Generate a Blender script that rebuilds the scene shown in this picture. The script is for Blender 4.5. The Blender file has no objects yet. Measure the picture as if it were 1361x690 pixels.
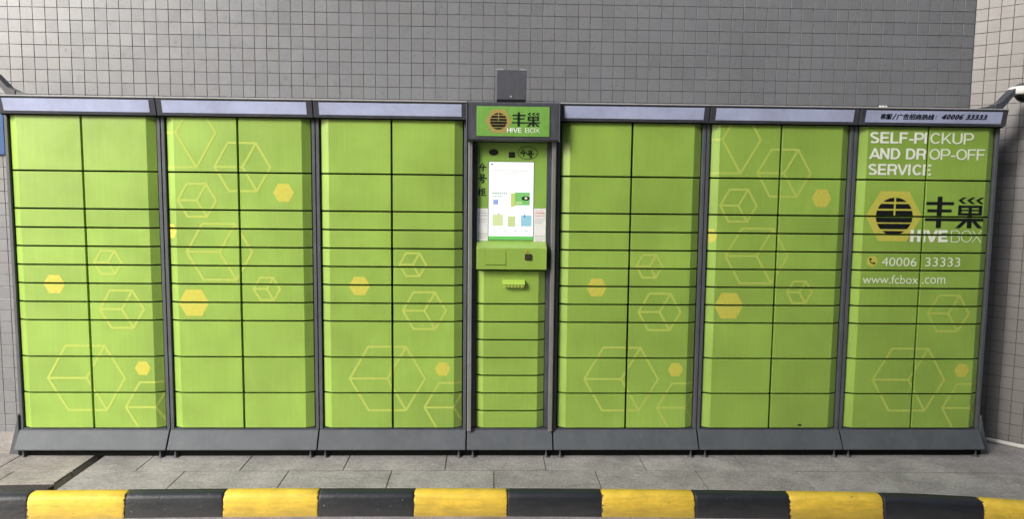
import bpy, bmesh, math, random
from mathutils import Vector, Matrix
random.seed(7)
S = bpy.context.scene
C = S.collection

# ------------------------------------------------------------------ camera, world, sun, exposure
def camera():
    yaw, pit, rol = .0326, -.0949, .0106
    cy, sy, cp, sp = math.cos(yaw), math.sin(yaw), math.cos(pit), math.sin(pit)
    f = Vector((sy*cp, cy*cp, sp)); r0 = Vector((cy, -sy, 0)); u0 = r0.cross(f)
    c, s = math.cos(rol), math.sin(rol)
    r = c*r0 + s*u0; u = -s*r0 + c*u0
    cd = bpy.data.cameras.new('camera'); co = bpy.data.objects.new('camera', cd); C.objects.link(co)
    co.matrix_world = Matrix(((r.x, u.x, -f.x, -.1411), (r.y, u.y, -f.y, -4.4411), (r.z, u.z, -f.z, 1.6412), (0, 0, 0, 1)))
    cd.sensor_width = 36; cd.lens = 36*983.5/1361; cd.clip_start = .05; cd.clip_end = 2000
    S.camera = co
camera()
SUN_DIR = Vector((-.70, -.73, .58)).normalized()
w = bpy.data.worlds.new("World"); S.world = w; w.use_nodes = True
nt = w.node_tree; nt.nodes.clear()
sky = nt.nodes.new('ShaderNodeTexSky'); sky.sky_type = 'NISHITA'; sky.sun_disc = False
sky.sun_elevation = math.asin(SUN_DIR.z); sky.sun_rotation = math.atan2(SUN_DIR.x, SUN_DIR.y)
sky.air_density = 1.0; sky.dust_density = 2.5; sky.ozone_density = .8
bg = nt.nodes.new('ShaderNodeBackground'); bg.inputs[1].default_value = .13
wo = nt.nodes.new('ShaderNodeOutputWorld')
nt.links.new(sky.outputs[0], bg.inputs[0]); nt.links.new(bg.outputs[0], wo.inputs[0])
sl = bpy.data.lights.new('sun', 'SUN'); sl.energy = 2.8; sl.angle = math.radians(23); sl.color = (1, .98, .95)
so = bpy.data.objects.new('sun', sl); C.objects.link(so)
so.rotation_euler = SUN_DIR.to_track_quat('Z', 'Y').to_euler()
S.view_settings.view_transform = 'Standard'; S.view_settings.look = 'None'; S.view_settings.gamma = 1
S.view_settings.use_curve_mapping = False
S.view_settings.exposure = .87
S.render.engine = 'CYCLES'
S.cycles.max_bounces = 6

# ------------------------------------------------------------------ materials
def mat(name, col, rough=.5, metal=0, spec=.5, coat=0, coat_rough=.15):
    m = bpy.data.materials.new(name); m.use_nodes = True
    b = m.node_tree.nodes['Principled BSDF']
    b.inputs['Base Color'].default_value = (*col, 1); b.inputs['Roughness'].default_value = rough
    b.inputs['Metallic'].default_value = metal; b.inputs['Specular IOR Level'].default_value = spec
    b.inputs['Coat Weight'].default_value = coat; b.inputs['Coat Roughness'].default_value = coat_rough
    return m, m.node_tree, b
def N(nt, t, **kw):
    n = nt.nodes.new(t)
    for k, v in kw.items():
        if k in n.inputs.keys(): n.inputs[k].default_value = v
        else: setattr(n, k, v)
    return n
def coords(nt, scale=(1, 1, 1), obj=False, rot=(0, 0, 0)):
    mp = N(nt, 'ShaderNodeMapping'); mp.inputs['Scale'].default_value = scale; mp.inputs['Rotation'].default_value = rot
    if obj:
        t = N(nt, 'ShaderNodeTexCoord'); nt.links.new(t.outputs['Object'], mp.inputs[0])
    else:
        g = N(nt, 'ShaderNodeNewGeometry'); nt.links.new(g.outputs['Position'], mp.inputs[0])
    return mp
def noise(nt, vec, scale, detail=3, rough=.6):
    n = N(nt, 'ShaderNodeTexNoise'); n.inputs['Scale'].default_value = scale; n.inputs['Detail'].default_value = detail
    n.inputs['Roughness'].default_value = rough; nt.links.new(vec.outputs[0], n.inputs['Vector']); return n
def ramp(nt, src, stops, interp='LINEAR'):
    r = N(nt, 'ShaderNodeValToRGB'); r.color_ramp.interpolation = interp
    e = r.color_ramp.elements
    while len(e) > 1: e.remove(e[0])
    e[0].position = stops[0][0]; c = stops[0][1]; e[0].color = (*c, 1) if isinstance(c, tuple) else (c, c, c, 1)
    for p, c in stops[1:]:
        x = e.new(p); x.color = (*c, 1) if isinstance(c, tuple) else (c, c, c, 1)
    nt.links.new(src, r.inputs[0]); return r
def mix(nt, fac, a, b, mode='MIX'):
    m = N(nt, 'ShaderNodeMix', data_type='RGBA', blend_type=mode)
    for k, v in ((0, fac), (6, a), (7, b)):
        if isinstance(v, (float, int)): m.inputs[k].default_value = v
        elif isinstance(v, tuple): m.inputs[k].default_value = (*v, 1)
        else: nt.links.new(v, m.inputs[k])
    return m.outputs[2]
def bump(nt, b, h, strength=.3, dist=.002, prev=None):
    n = N(nt, 'ShaderNodeBump'); n.inputs['Strength'].default_value = strength; n.inputs['Distance'].default_value = dist
    nt.links.new(h, n.inputs['Height'])
    if prev: nt.links.new(prev.outputs[0], n.inputs['Normal'])
    nt.links.new(n.outputs[0], b.inputs['Normal']); return n

def paint_mat(name, col, rough=.36, dirt=.025):
    m, t, b = mat(name, col, rough, coat=.5, coat_rough=.38)
    big = noise(t, coords(t, (1, 1, 1)), 2.2, 4)
    r1 = ramp(t, big.outputs[0], [(.35, .86), (.65, 1.08)])
    streak = noise(t, coords(t, (70, 20, 3.5)), 1.0, 3)
    r2 = ramp(t, streak.outputs[0], [(.3, 1-dirt), (.7, 1.06)])
    info = N(t, 'ShaderNodeObjectInfo'); r3 = ramp(t, info.outputs['Random'], [(0, .93), (1, 1.05)])
    sp = noise(t, coords(t, (1, 1, 1)), 55, 5, .7)
    r4 = ramp(t, sp.outputs[0], [(.70, (0, 0, 0)), (.78, (1, 1, 1))])
    c = mix(t, 1.0, col, r1.outputs[0], 'MULTIPLY'); c = mix(t, 1.0, c, r2.outputs[0], 'MULTIPLY'); c = mix(t, 1.0, c, r3.outputs[0], 'MULTIPLY')
    c = mix(t, r4.outputs[0], c, tuple(x*.6+.05 for x in col))
    t.links.new(c, b.inputs['Base Color'])
    wv = noise(t, coords(t, (9, 9, 2.5)), 1.0, 2, .4)
    n1 = bump(t, b, wv.outputs[0], .22, .006)
    fine = noise(t, coords(t, (1, 1, 1)), 420, 2)
    bump(t, b, fine.outputs[0], .10, .001, n1)
    rr = ramp(t, noise(t, coords(t, (3, 3, 3)), 3, 4).outputs[0], [(.3, rough-.06), (.7, rough+.10)])
    t.links.new(rr.outputs[0], b.inputs['Roughness'])
    return m
GREEN = paint_mat('green_paint', (.285, .45, .072))
GREEN_C = paint_mat('terminal_green_paint', (.25, .43, .075))
LIME = paint_mat('lime_plastic', (.42, .62, .10), .3, .04)
SIGNGREEN = paint_mat('sign_green', (.17, .38, .07), .25, .03)
def flat_mat(name, col, rough=.4, var=.15, scale=40, metal=0):
    m, t, b = mat(name, col, rough, metal)
    n = noise(t, coords(t, (1, 1, 1)), scale, 4)
    r = ramp(t, n.outputs[0], [(.3, 1-var), (.7, 1+var*.5)])
    t.links.new(mix(t, 1.0, col, r.outputs[0], 'MULTIPLY'), b.inputs['Base Color'])
    return m
YPRINT = flat_mat('yellow_print', (.46, .57, .11), .36, .12, 90)
YSOLID = flat_mat('yellow_solid_print', (.58, .56, .09), .36, .10, 60)
WPRINT = flat_mat('white_print', (.88, .92, .80), .4, .08, 120)
WTHIN = flat_mat('pale_print', (.82, .89, .68), .4, .08, 120)
KPRINT = flat_mat('black_print', (.010, .012, .012), .35, .1)
NAVY = flat_mat('navy_print', (.008, .009, .030), .6, .1)
def steel_mat(name, col, rough=.45, streak=True, metal=0.0, dust=.25, dcol=(.22, .21, .19)):
    m, t, b = mat(name, col, rough, metal)
    a = noise(t, coords(t, (1, 1, 1)), 6, 5, .65)
    ra = ramp(t, a.outputs[0], [(.3, .82), (.7, 1.12)])
    c = mix(t, 1.0, col, ra.outputs[0], 'MULTIPLY')
    d = noise(t, coords(t, (14, 14, 2.2)), 1.6, 6, .7)
    rd = ramp(t, d.outputs[0], [(.52, 0.0), (.74, dust)])
    c = mix(t, rd.outputs[0], c, dcol)
    t.links.new(c, b.inputs['Base Color'])
    bump(t, b, noise(t, coords(t, (1, 1, 1)), 700, 2).outputs[0], .12, .001)
    return m
FRAME = steel_mat('frame_grey', (.085, .095, .105))
HEAD = steel_mat('header_grey', (.060, .064, .078), .4)
SKIRT = steel_mat('skirt_grey', (.082, .092, .103), .62, dust=.16)
GALV = steel_mat('galvanised', (.27, .27, .26), .38, metal=.35)
BOXM = steel_mat('box_grey', (.085, .09, .105), .42)
LIP = flat_mat('lip_grey', (.40, .40, .40), .4)
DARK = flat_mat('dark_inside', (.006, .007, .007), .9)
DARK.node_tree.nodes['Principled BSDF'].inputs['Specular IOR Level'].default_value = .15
BLACKP = flat_mat('black_plastic', (.015, .016, .018), .3)
WHITEP = flat_mat('white_plastic', (.80, .80, .74), .35, .04)
PANEL = steel_mat('light_panel', (.47, .52, .73), .28, dust=.18, dcol=(.40, .40, .46))
PAPER = flat_mat('paper', (.80, .80, .79), .6, .06)
INKG = flat_mat('grey_ink', (.22, .22, .23), .6)
INKR = flat_mat('red_ink', (.75, .20, .13), .6)
BLUE = flat_mat('sign_blue', (.02, .085, .24), .35)
ORANGE = flat_mat('orange', (.55, .16, .05), .4)
MARKER = flat_mat('marker_ink', (.006, .012, .008), .4)
def emit(name, col, s=1.0):
    m = bpy.data.materials.new(name); m.use_nodes = True; t = m.node_tree
    b = t.nodes['Principled BSDF']; b.inputs['Base Color'].default_value = (.02, .02, .02, 1)
    b.inputs['Roughness'].default_value = .15
    b.inputs['Emission Color'].default_value = (*col, 1); b.inputs['Emission Strength'].default_value = s
    return m
SCREEN = emit('screen_white', (.90, .97, .95), .66)

def tile_mat(name, col, rough=.30):
    m, t, b = mat(name, col, rough, coat=1.0, coat_rough=.42)
    at = N(t, 'ShaderNodeAttribute', attribute_name='tint')
    c = mix(t, 1.0, col, at.outputs['Color'], 'MULTIPLY')
    a = noise(t, coords(t, (1, 1, 1)), .9, 4); ra = ramp(t, a.outputs[0], [(.3, .88), (.7, 1.08)])
    c = mix(t, 1.0, c, ra.outputs[0], 'MULTIPLY')
    sc = noise(t, coords(t, (22, 22, 260)), 1.4, 4, .7); rs = ramp(t, sc.outputs[0], [(.3, .84), (.7, 1.12)])
    c = mix(t, 1.0, c, rs.outputs[0], 'MULTIPLY')
    st = noise(t, coords(t, (7, 7, .8)), 1.0, 5, .7); rst = ramp(t, st.outputs[0], [(.56, 0.0), (.78, .30)])
    c = mix(t, rst.outputs[0], c, (.13, .125, .115))
    t.links.new(c, b.inputs['Base Color'])
    n1 = bump(t, b, sc.outputs[0], .45, .0015)
    bump(t, b, noise(t, coords(t, (1, 1, 1)), 160, 3).outputs[0], .25, .0012, n1)
    rr = ramp(t, noise(t, coords(t, (1, 1, 1)), 14, 3).outputs[0], [(.3, rough), (.7, rough+.18)])
    t.links.new(rr.outputs[0], b.inputs['Roughness'])
    return m
TILE = tile_mat('grey_tile', (.180, .186, .195), .25)
TILEW = tile_mat('warm_tile', (.218, .207, .196))
GROUT = flat_mat('grout', (.080, .080, .083), .8, .4, 30)

def stone_mat(name, col):
    m, t, b = mat(name, col, .8)
    info = N(t, 'ShaderNodeObjectInfo'); r3 = ramp(t, info.outputs['Random'], [(0, .92), (1, 1.06)])
    sp = noise(t, coords(t, (1, .7, 1)), 75, 5, .85); r1 = ramp(t, sp.outputs[0], [(.30, .55), (.5, 1.0), (.70, 1.4)])
    bl = noise(t, coords(t, (1, 1, 1)), 3.4, 6, .7); r2 = ramp(t, bl.outputs[0], [(.32, .66), (.66, 1.14)])
    sx = noise(t, coords(t, (2.5, 9, 1)), 2.0, 6, .75); r4 = ramp(t, sx.outputs[0], [(.54, 0.0), (.72, .55)])
    c = mix(t, 1.0, col, r3.outputs[0], 'MULTIPLY'); c = mix(t, 1.0, c, r1.outputs[0], 'MULTIPLY'); c = mix(t, 1.0, c, r2.outputs[0], 'MULTIPLY')
    c = mix(t, r4.outputs[0], c, (.11, .10, .088))
    t.links.new(c, b.inputs['Base Color'])
    n1 = bump(t, b, sp.outputs[0], .5, .003)
    return m
SLAB = stone_mat('granite_slab', (.375, .350, .330))
SLABW = stone_mat('warm_slab', (.36, .325, .29))
BED = stone_mat('mortar_bed', (.04, .036, .032))
ROAD = stone_mat('road_concrete', (.40, .365, .36))

def kerb_mat(name, col, under, chips, rough):
    m, t, b = mat(name, col, rough)
    bl = noise(t, coords(t, (1, 1, 1)), 9, 6, .7); r2 = ramp(t, bl.outputs[0], [(.3, .78), (.7, 1.12)])
    c = mix(t, 1.0, col, r2.outputs[0], 'MULTIPLY')
    ch = noise(t, coords(t, (22, 22, 30)), 1.0, 6, .75); rc = ramp(t, ch.outputs[0], [(chips, 0.0), (chips+.03, 1.0)])
    # splash dirt towards the gutter, ragged edge
    g = N(t, 'ShaderNodeNewGeometry'); sx = N(t, 'ShaderNodeSeparateXYZ'); t.links.new(g.outputs['Position'], sx.inputs[0])
    dn = noise(t, coords(t, (6, 6, 30)), 1.5, 6, .7)
    ad = N(t, 'ShaderNodeMath', operation='MULTIPLY_ADD'); t.links.new(dn.outputs[0], ad.inputs[0]); ad.inputs[1].default_value = -.16
    t.links.new(sx.outputs['Z'], ad.inputs[2])
    rd = ramp(t, ad.outputs[0], [(.0, 1), (1, 0)])
    mr = N(t, 'ShaderNodeMapRange'); t.links.new(ad.outputs[0], mr.inputs[0])
    mr.inputs[1].default_value = -.20; mr.inputs[2].default_value = -.115; mr.inputs[3].default_value = .75; mr.inputs[4].default_value = 0
    c = mix(t, mr.outputs[0], c, (tuple(x*.35+u*.4 for x, u in zip(col, (.16, .12, .08))) if col[0] > .1 else (.055, .052, .050)))
    sm = noise(t, coords(t, (4, 10, 45)), 1.6, 5, .7); rsm = ramp(t, sm.outputs[0], [(.50, 0.0), (.70, .5)])
    c = mix(t, rsm.outputs[0], c, tuple(x*.5+.02 for x in col))
    c = mix(t, rc.outputs[0], c, under)
    # brush-painted ends: the other colour laps raggedly over each block's end
    wx = N(t, 'ShaderNodeMath', operation='MULTIPLY_ADD'); t.links.new(sx.outputs['X'], wx.inputs[0]); wx.inputs[1].default_value = 1/.508; wx.inputs[2].default_value = 2.565/.508+30.5
    fr = N(t, 'ShaderNodeMath', operation='FRACT'); t.links.new(wx.outputs[0], fr.inputs[0])
    sb = N(t, 'ShaderNodeMath', operation='SUBTRACT'); t.links.new(fr.outputs[0], sb.inputs[0]); sb.inputs[1].default_value = .5
    ab = N(t, 'ShaderNodeMath', operation='ABSOLUTE'); t.links.new(sb.outputs[0], ab.inputs[0])
    en = noise(t, coords(t, (30, 30, 60)), 1.0, 5, .7)
    lim = N(t, 'ShaderNodeMath', operation='MULTIPLY_ADD'); t.links.new(en.outputs[0], lim.inputs[0]); lim.inputs[1].default_value = .10; lim.inputs[2].default_value = -.040
    lt = N(t, 'ShaderNodeMath', operation='LESS_THAN'); t.links.new(ab.outputs[0], lt.inputs[0]); t.links.new(lim.outputs[0], lt.inputs[1])
    c = mix(t, lt.outputs[0], c, (.10, .075, .03) if col[0] > .1 else (.035, .035, .034))
    fl = noise(t, coords(t, (1, 1, 1)), 38, 2, .5); rf = ramp(t, fl.outputs[0], [(.765, 0.0), (.775, .8)])
    c = mix(t, rf.outputs[0], c, (.5, .48, .43) if col[0] < .1 else (.12, .09, .05))
    t.links.new(c, b.inputs['Base Color'])
    n1 = bump(t, b, noise(t, coords(t, (1, 1, 1)), 60, 5, .7).outputs[0], .55, .004)
    bump(t, b, ch.outputs[0], .3, .004, n1)
    return m
YEL = kerb_mat('yellow_kerb_paint', (.88, .60, .06), (.19, .13, .07), .645, .55)
BLK = kerb_mat('black_kerb_paint', (.016, .019, .024), (.16, .155, .15), .655, .46)

# ------------------------------------------------------------------ mesh helpers
def link(name, me, m=None, parent=None, loc=None):
    o = bpy.data.objects.new(name, me); C.objects.link(o)
    if m and me is not None and not me.materials: me.materials.append(m)
    if parent: o.parent = parent
    if loc is not None: o.location = loc
    return o
def tag(o, label=None, cat=None, group=None, kind=None):
    if label: o['label'] = label
    if cat: o['category'] = cat
    if group: o['group'] = group
    if kind: o['kind'] = kind
    return o
def empty(name, loc, label, cat, group=None):
    o = bpy.data.objects.new(name, None); C.objects.link(o); o.location = loc; o.empty_display_size = .1
    return tag(o, label, cat, group)
def finish(bm, bev=0, seg=1, smooth=False):
    bmesh.ops.recalc_face_normals(bm, faces=bm.faces)
    if bev: bmesh.ops.bevel(bm, geom=list(bm.edges), offset=bev, segments=seg, affect='EDGES', profile=.5, clamp_overlap=True)
    me = bpy.data.meshes.new('mesh')
    if smooth:
        for f in bm.faces: f.smooth = True
    bm.to_mesh(me); bm.free(); return me
def addbox(bm, x0, x1, y0, y1, z0, z1):
    v = [bm.verts.new(p) for p in ((x0,y0,z0),(x1,y0,z0),(x1,y1,z0),(x0,y1,z0),(x0,y0,z1),(x1,y0,z1),(x1,y1,z1),(x0,y1,z1))]
    for q in ((0,3,2,1),(4,5,6,7),(0,1,5,4),(1,2,6,5),(2,3,7,6),(3,0,4,7)): bm.faces.new([v[i] for i in q])
def box(x0, x1, y0, y1, z0, z1, bev=.002, seg=1):
    bm = bmesh.new(); addbox(bm, x0, x1, y0, y1, z0, z1); return finish(bm, bev, seg)
def addprism(bm, pts, axis, a, b):
    """pts: 2-D outline; axis 'x': pts are (y,z) swept in x; 'z': (x,y) swept in z; 'y': (x,z) swept in y"""
    def P(p, t): return (t, p[0], p[1]) if axis == 'x' else ((p[0], p[1], t) if axis == 'z' else (p[0], t, p[1]))
    A = [bm.verts.new(P(p, a)) for p in pts]; B = [bm.verts.new(P(p, b)) for p in pts]; n = len(pts)
    bm.faces.new(A); bm.faces.new(B[::-1])
    for i in range(n): bm.faces.new((A[i], B[i], B[(i+1) % n], A[(i+1) % n]))
def prism(pts, axis, a, b, bev=.0015, seg=1):
    bm = bmesh.new(); addprism(bm, pts, axis, a, b); return finish(bm, bev, seg)
def lathe(prof, n=20):
    bm = bmesh.new(); rings = []
    for r, z in prof: rings.append([bm.verts.new((r*math.cos(2*math.pi*k/n), r*math.sin(2*math.pi*k/n), z)) for k in range(n)])
    for a, b in zip(rings, rings[1:]):
        for k in range(n): bm.faces.new((a[k], a[(k+1) % n], b[(k+1) % n], b[k]))
    bm.faces.new(rings[0][::-1]); bm.faces.new(rings[-1]); return finish(bm, 0, smooth=True)

# ------------------------------------------------------------------ flat print: convex polygons (x,z) clipped to a door
def clip(poly, x0, x1, z0, z1):
    for ax, lim, sg in ((0, x0, 1), (0, x1, -1), (1, z0, 1), (1, z1, -1)):
        out = []
        for i in range(len(poly)):
            a, b = poly[i], poly[(i+1) % len(poly)]
            da, db = (a[ax]-lim)*sg, (b[ax]-lim)*sg
            if da >= 0: out.append(a)
            if (da > 0 and db < 0) or (da < 0 and db > 0):
                t = da/(da-db); out.append((a[0]+(b[0]-a[0])*t, a[1]+(b[1]-a[1])*t))
        poly = out
        if len(poly) < 3: return []
    return poly
def seg(a, b, w_, ext=.5):
    d = Vector((b[0]-a[0], b[1]-a[1])); l = d.length; d /= l; n = Vector((-d.y, d.x))*w_/2; e = d*w_*ext
    a = Vector(a)-e; b = Vector(b)+e
    return [tuple(a+n), tuple(a-n), tuple(b-n), tuple(b+n)]
def hexpts(cx, cz, r): return [(cx+r*math.cos(math.pi/3*k), cz+r*math.sin(math.pi/3*k)) for k in range(6)]
def cube_hex(cx, cz, r, w_=.0135):
    h = hexpts(cx, cz, r); o = [(seg(h[k], h[(k+1) % 6], w_, .3), 'Y') for k in range(6)]
    for k in (1, 3, 5): o.append((seg((cx, cz), h[k], w_, 0), 'Y'))
    FIG[0] += 1; return [(a, b, FIG[0]) for a, b in o]
FIG = [0]
def hex_solid(cx, cz, r): FIG[0] += 1; return [(hexpts(cx, cz, r), 'S', FIG[0])]
def text_polys(txt, x0, x1, z0, z1, key, bold=0, shear=0, spacing=1.0):
    cu = bpy.data.curves.new('t', 'FONT'); cu.body = txt; cu.size = 1; cu.offset = bold; cu.shear = shear; cu.space_character = spacing
    cu.resolution_u = 3
    o = bpy.data.objects.new('t', cu); C.objects.link(o)
    bpy.context.view_layer.update()
    dg = bpy.context.evaluated_depsgraph_get(); me = bpy.data.meshes.new_from_object(o.evaluated_get(dg))
    me.calc_loop_triangles(); V = [v.co for v in me.vertices]
    ax0, ax1 = min(v.x for v in V), max(v.x for v in V); az0, az1 = min(v.y for v in V), max(v.y for v in V)
    sx, sz = (x1-x0)/(ax1-ax0), (z1-z0)/(az1-az0)
    T = []
    for t in me.loop_triangles:
        T.append(([(x0+(V[i].x-ax0)*sx, z0+(V[i].y-az0)*sz) for i in t.vertices], key))
    bpy.data.objects.remove(o); bpy.data.curves.remove(cu); bpy.data.meshes.remove(me)
    return T
def arc(cx, cy, rx, ry, a0, a1, n=8): return [(cx+rx*math.cos(math.radians(a0+(a1-a0)*i/n)), cy+ry*math.sin(math.radians(a0+(a1-a0)*i/n))) for i in range(n+1)]
def letter(ch, h):
    """stroke centre lines of a bold grotesque capital 1 high; h is half the stroke; returns lines, advance"""
    t, b = 1-h, h
    if ch == 'S': return [arc(.33, .735, .26-h*.3, .265-h, 25, 270, 10)[:-1]+arc(.33, .265, .27-h*.3, .265-h+.03, 90, -155, 10)], .72
    if ch == 'E': return [[(h, 0), (h, 1)], [(h, t), (.60, t)], [(h, .5), (.56, .5)], [(h, b), (.62, b)]], .70
    if ch == 'L': return [[(h, 0), (h, 1)], [(h, b), (.56, b)]], .62
    if ch == 'F': return [[(h, 0), (h, 1)], [(h, t), (.58, t)], [(h, .49), (.53, .49)]], .64
    if ch == '-': return [[(.03, .34), (.33, .34)]], .38
    if ch == 'P': return [[(h, 0), (h, 1)], [(h, t)]+arc(.40, (t+.42)/2, .26-h*.6, (t-.42)/2, 90, -90)+[(h, .42)]], .70
    if ch == 'R': return [[(h, 0), (h, 1)], [(h, t)]+arc(.42, (t+.46)/2, .26-h*.6, (t-.46)/2, 90, -90)+[(h, .46)], [(.44, .46), (.56, .38), (.575, .12), (.62, 0)]], .76
    if ch == 'I': return [[(h, 0), (h, 1)]], .30
    if ch == 'C': return [arc(.38, .5, .37-h, .5-h, 38, 322, 16)], .77
    if ch == 'K': return [[(h, 0), (h, 1)], [(h, .30), (.60, 1)], [(.26, .52), (.62, 0)]], .72
    if ch == 'U': return [[(h, 1), (h, .36)]+arc(.34, .34, .34-h, .34-h, 180, 360)+[(.68-h, 1)]], .76
    if ch == 'A': return [[(.03, 0), (.36, 1)], [(.69, 0), (.36, 1)], [(.14, .28), (.58, .28)]], .74
    if ch == 'N': return [[(h, 0), (h, 1)], [(h, 1-h*.4), (.68-h, h*.4)], [(.68-h, 0), (.68-h, 1)]], .78
    if ch == 'D': return [[(h, 0), (h, 1)], [(h, t)]+arc(.34, .5, .35-h, .5-h, 90, -90, 12)+[(h, b)]], .76
    if ch == 'O': return [arc(.40, .5, .39-h, .5-h, 90, 450, 22)], .82
    if ch == 'V': return [[(.03, 1), (.34, 0)], [(.65, 1), (.34, 0)]], .76
    if ch == 'H': return [[(h, 0), (h, 1)], [(h, .52), (.68-h, .52)], [(.68-h, 0), (.68-h, 1)]], .78
    if ch == 'B': return [[(h, 0), (h, 1)], [(h, t)]+arc(.38, (t+.52)/2, .22-h*.6, (t-.52)/2, 90, -90)+[(h, .52)], [(h, .52)]+arc(.40, (b+.52)/2, .24-h*.6, (.52-b)/2, 90, -90)+[(h, b)]], .70
    if ch == 'X': return [[(.02, 1), (.64, 0)], [(.64, 1), (.02, 0)]], .68
    if ch == '0': return [arc(.28, .5, .27-h, .5-h, 90, 450, 18)], .60
    if ch == '3': return [arc(.26, .74, .23-h*.5, .26-h, 150, -90, 8)+arc(.26, .29, .26-h*.5, .29-h, 90, -150, 8)], .60
    if ch == '4': return [[(.42, 0), (.42, 1)], [(.42, .97), (.06, .30)], [(.03, .28), (.60, .28)]], .64
    if ch == '6': return [arc(.29, .31, .26-h, .31-h, 90, 450, 14), [(.07, .34)]+arc(.33, .55, .27-h*.5, .45-h, 180, 55, 8)], .62
    return [], .34
def bold_text(txt, x0, x1, z0, z1, key, half=.085, shear=0):
    L = []; x = 0
    for ch in txt:
        ls, adv = letter(ch, half)
        L += [[(x+a, b) for a, b in l] for l in ls]; x += adv if ch != ' ' else .34
    lo = min(a for l in L for a, b in l)-half*.9; hi = max(a for l in L for a, b in l)+half*.9
    sx = (x1-x0)/(hi-lo); sz = z1-z0; P = []
    for l in L:
        quads = []
        n = len(l); off = []
        closed = (abs(l[0][0]-l[-1][0])+abs(l[0][1]-l[-1][1])) < 1e-6
        for i in range(n):
            a = Vector(l[i-1] if i > 0 else (l[n-2] if closed else l[i])); b = Vector(l[i]); c = Vector(l[i+1] if i < n-1 else (l[1] if closed else l[i]))
            d1 = (b-a).normalized() if (b-a).length > 1e-7 else (c-b).normalized(); d2 = (c-b).normalized() if (c-b).length > 1e-7 else d1
            m = (d1+d2); m = m.normalized() if m.length > .25 else d1; nn = Vector((-m.y, m.x)); k = 1/max(.55, nn.dot(Vector((-d1.y, d1.x))))
            off.append(nn*half*k)
        for i in range(n-1):
            a, b = Vector(l[i]), Vector(l[i+1])
            q = [a+off[i], a-off[i], b-off[i+1], b+off[i+1]]
            q = [(v.x+shear*v.y, min(1, max(0, v.y))) for v in q]
            P.append(([(x0+(v[0]-lo)*sx, z0+v[1]*sz) for v in q], key))
    return P
KEYM = {'Y': YPRINT, 'S': YSOLID, 'W': WPRINT, 'w': WTHIN, 'K': KPRINT, 'N': NAVY, 'g': INKG, 'r': INKR, 'M': MARKER}
def logo_disc(cx, cz, R):
    """black disc cut into bars, with a slit down the upper half"""
    P = []; zs = [(1.0, .77), (.66, .40), (.30, .035), (-.035, -.33), (-.40, -.69), (-.79, -1.0)]
    hw = .05
    for k, (a, b) in enumerate(zs):
        n = 5
        for i in range(n):
            t0, t1 = a+(b-a)*i/n, a+(b-a)*(i+1)/n
            w0, w1 = math.sqrt(max(0, 1-t0*t0)), math.sqrt(max(0, 1-t1*t1))
            if k < 3:
                for s in (-1, 1):
                    if w1 > hw+.01 or w0 > hw+.01:
                        P.append(([(cx+s*R*hw, cz+R*t0), (cx+s*R*max(w0, hw), cz+R*t0), (cx+s*R*max(w1, hw), cz+R*t1), (cx+s*R*hw, cz+R*t1)], 'K'))
            else: P.append(([(cx-R*w0, cz+R*t0), (cx+R*w0, cz+R*t0), (cx+R*w1, cz+R*t1), (cx-R*w1, cz+R*t1)], 'K'))
    return P
def glyphs(x0, x1, z0, z1):
    """the two bold characters of the logo; drawn on a 530 x 290 grid"""
    q = []
    def R_(a, b, c, d): q.append([(a, b), (c, b), (c, d), (a, d)])
    R_(106, 0, 150, 50); R_(106, 50, 150, 78); R_(106, 78, 150, 290)
    R_(10, 50, 106, 78); R_(150, 50, 256, 78); R_(22, 118, 106, 145); R_(150, 118, 238, 145); R_(0, 200, 106, 226); R_(150, 200, 530, 226)
    NL = len(q)
    for k in range(3):
        a = 290+k*78
        q.append([(a, 34), (a+44, 6), (a+78, 6), (a+34, 34)]); q.append([(a, 34), (a+34, 34), (a+78, 66), (a+44, 66)])
    R_(296, 80, 326, 172); R_(480, 80, 510, 172); R_(326, 80, 480, 102); R_(326, 118, 480, 132); R_(326, 150, 480, 172); R_(388, 102, 418, 118); R_(388, 132, 418, 150)
    R_(382, 172, 424, 200); R_(382, 226, 424, 290)
    q.append([(340, 226), (382, 226), (322, 290), (278, 290)]); q.append([(424, 226), (462, 226), (524, 290), (478, 290)])
    FIG[0] += 2
    return [([(x0+(x1-x0)*a/530, z1-(z1-z0)*b/290) for a, b in p], 'K', FIG[0]-(1 if i < NL else 0)) for i, p in enumerate(q)]
def print_mesh(polys, rect, yfun, cuts, eps):
    """clipped polygons -> one mesh per ink colour, lying eps in front of the surface"""
    out = {}
    for poly, key, *_f in polys:
        for xa, xb in cuts:
            p = clip(poly, max(rect[0], xa), min(rect[1], xb), rect[2], rect[3])
            if len(p) >= 3:
                out.setdefault(key, []).append(p)
    res = {}
    for key, ps in out.items():
        bm = bmesh.new()
        for p in ps:
            e2 = eps+(len(bm.faces) % 23)*.000012
            try: bm.faces.new([bm.verts.new((x, yfun(x)-e2, z)) for x, z in p])
            except ValueError: pass
        for f in bm.faces:
            f.normal_update()
            if f.normal.y > 0: f.normal_flip()
        me = bpy.data.meshes.new('print'); bm.to_mesh(me); bm.free()
        if len(me.polygons): res[key] = me
    return res
EPS = {'Y': .0010, 'S': .0007, 'W': .0019, 'w': .0019, 'K': .0014, 'N': .001, 'g': .001, 'r': .001, 'M': .001}
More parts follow.
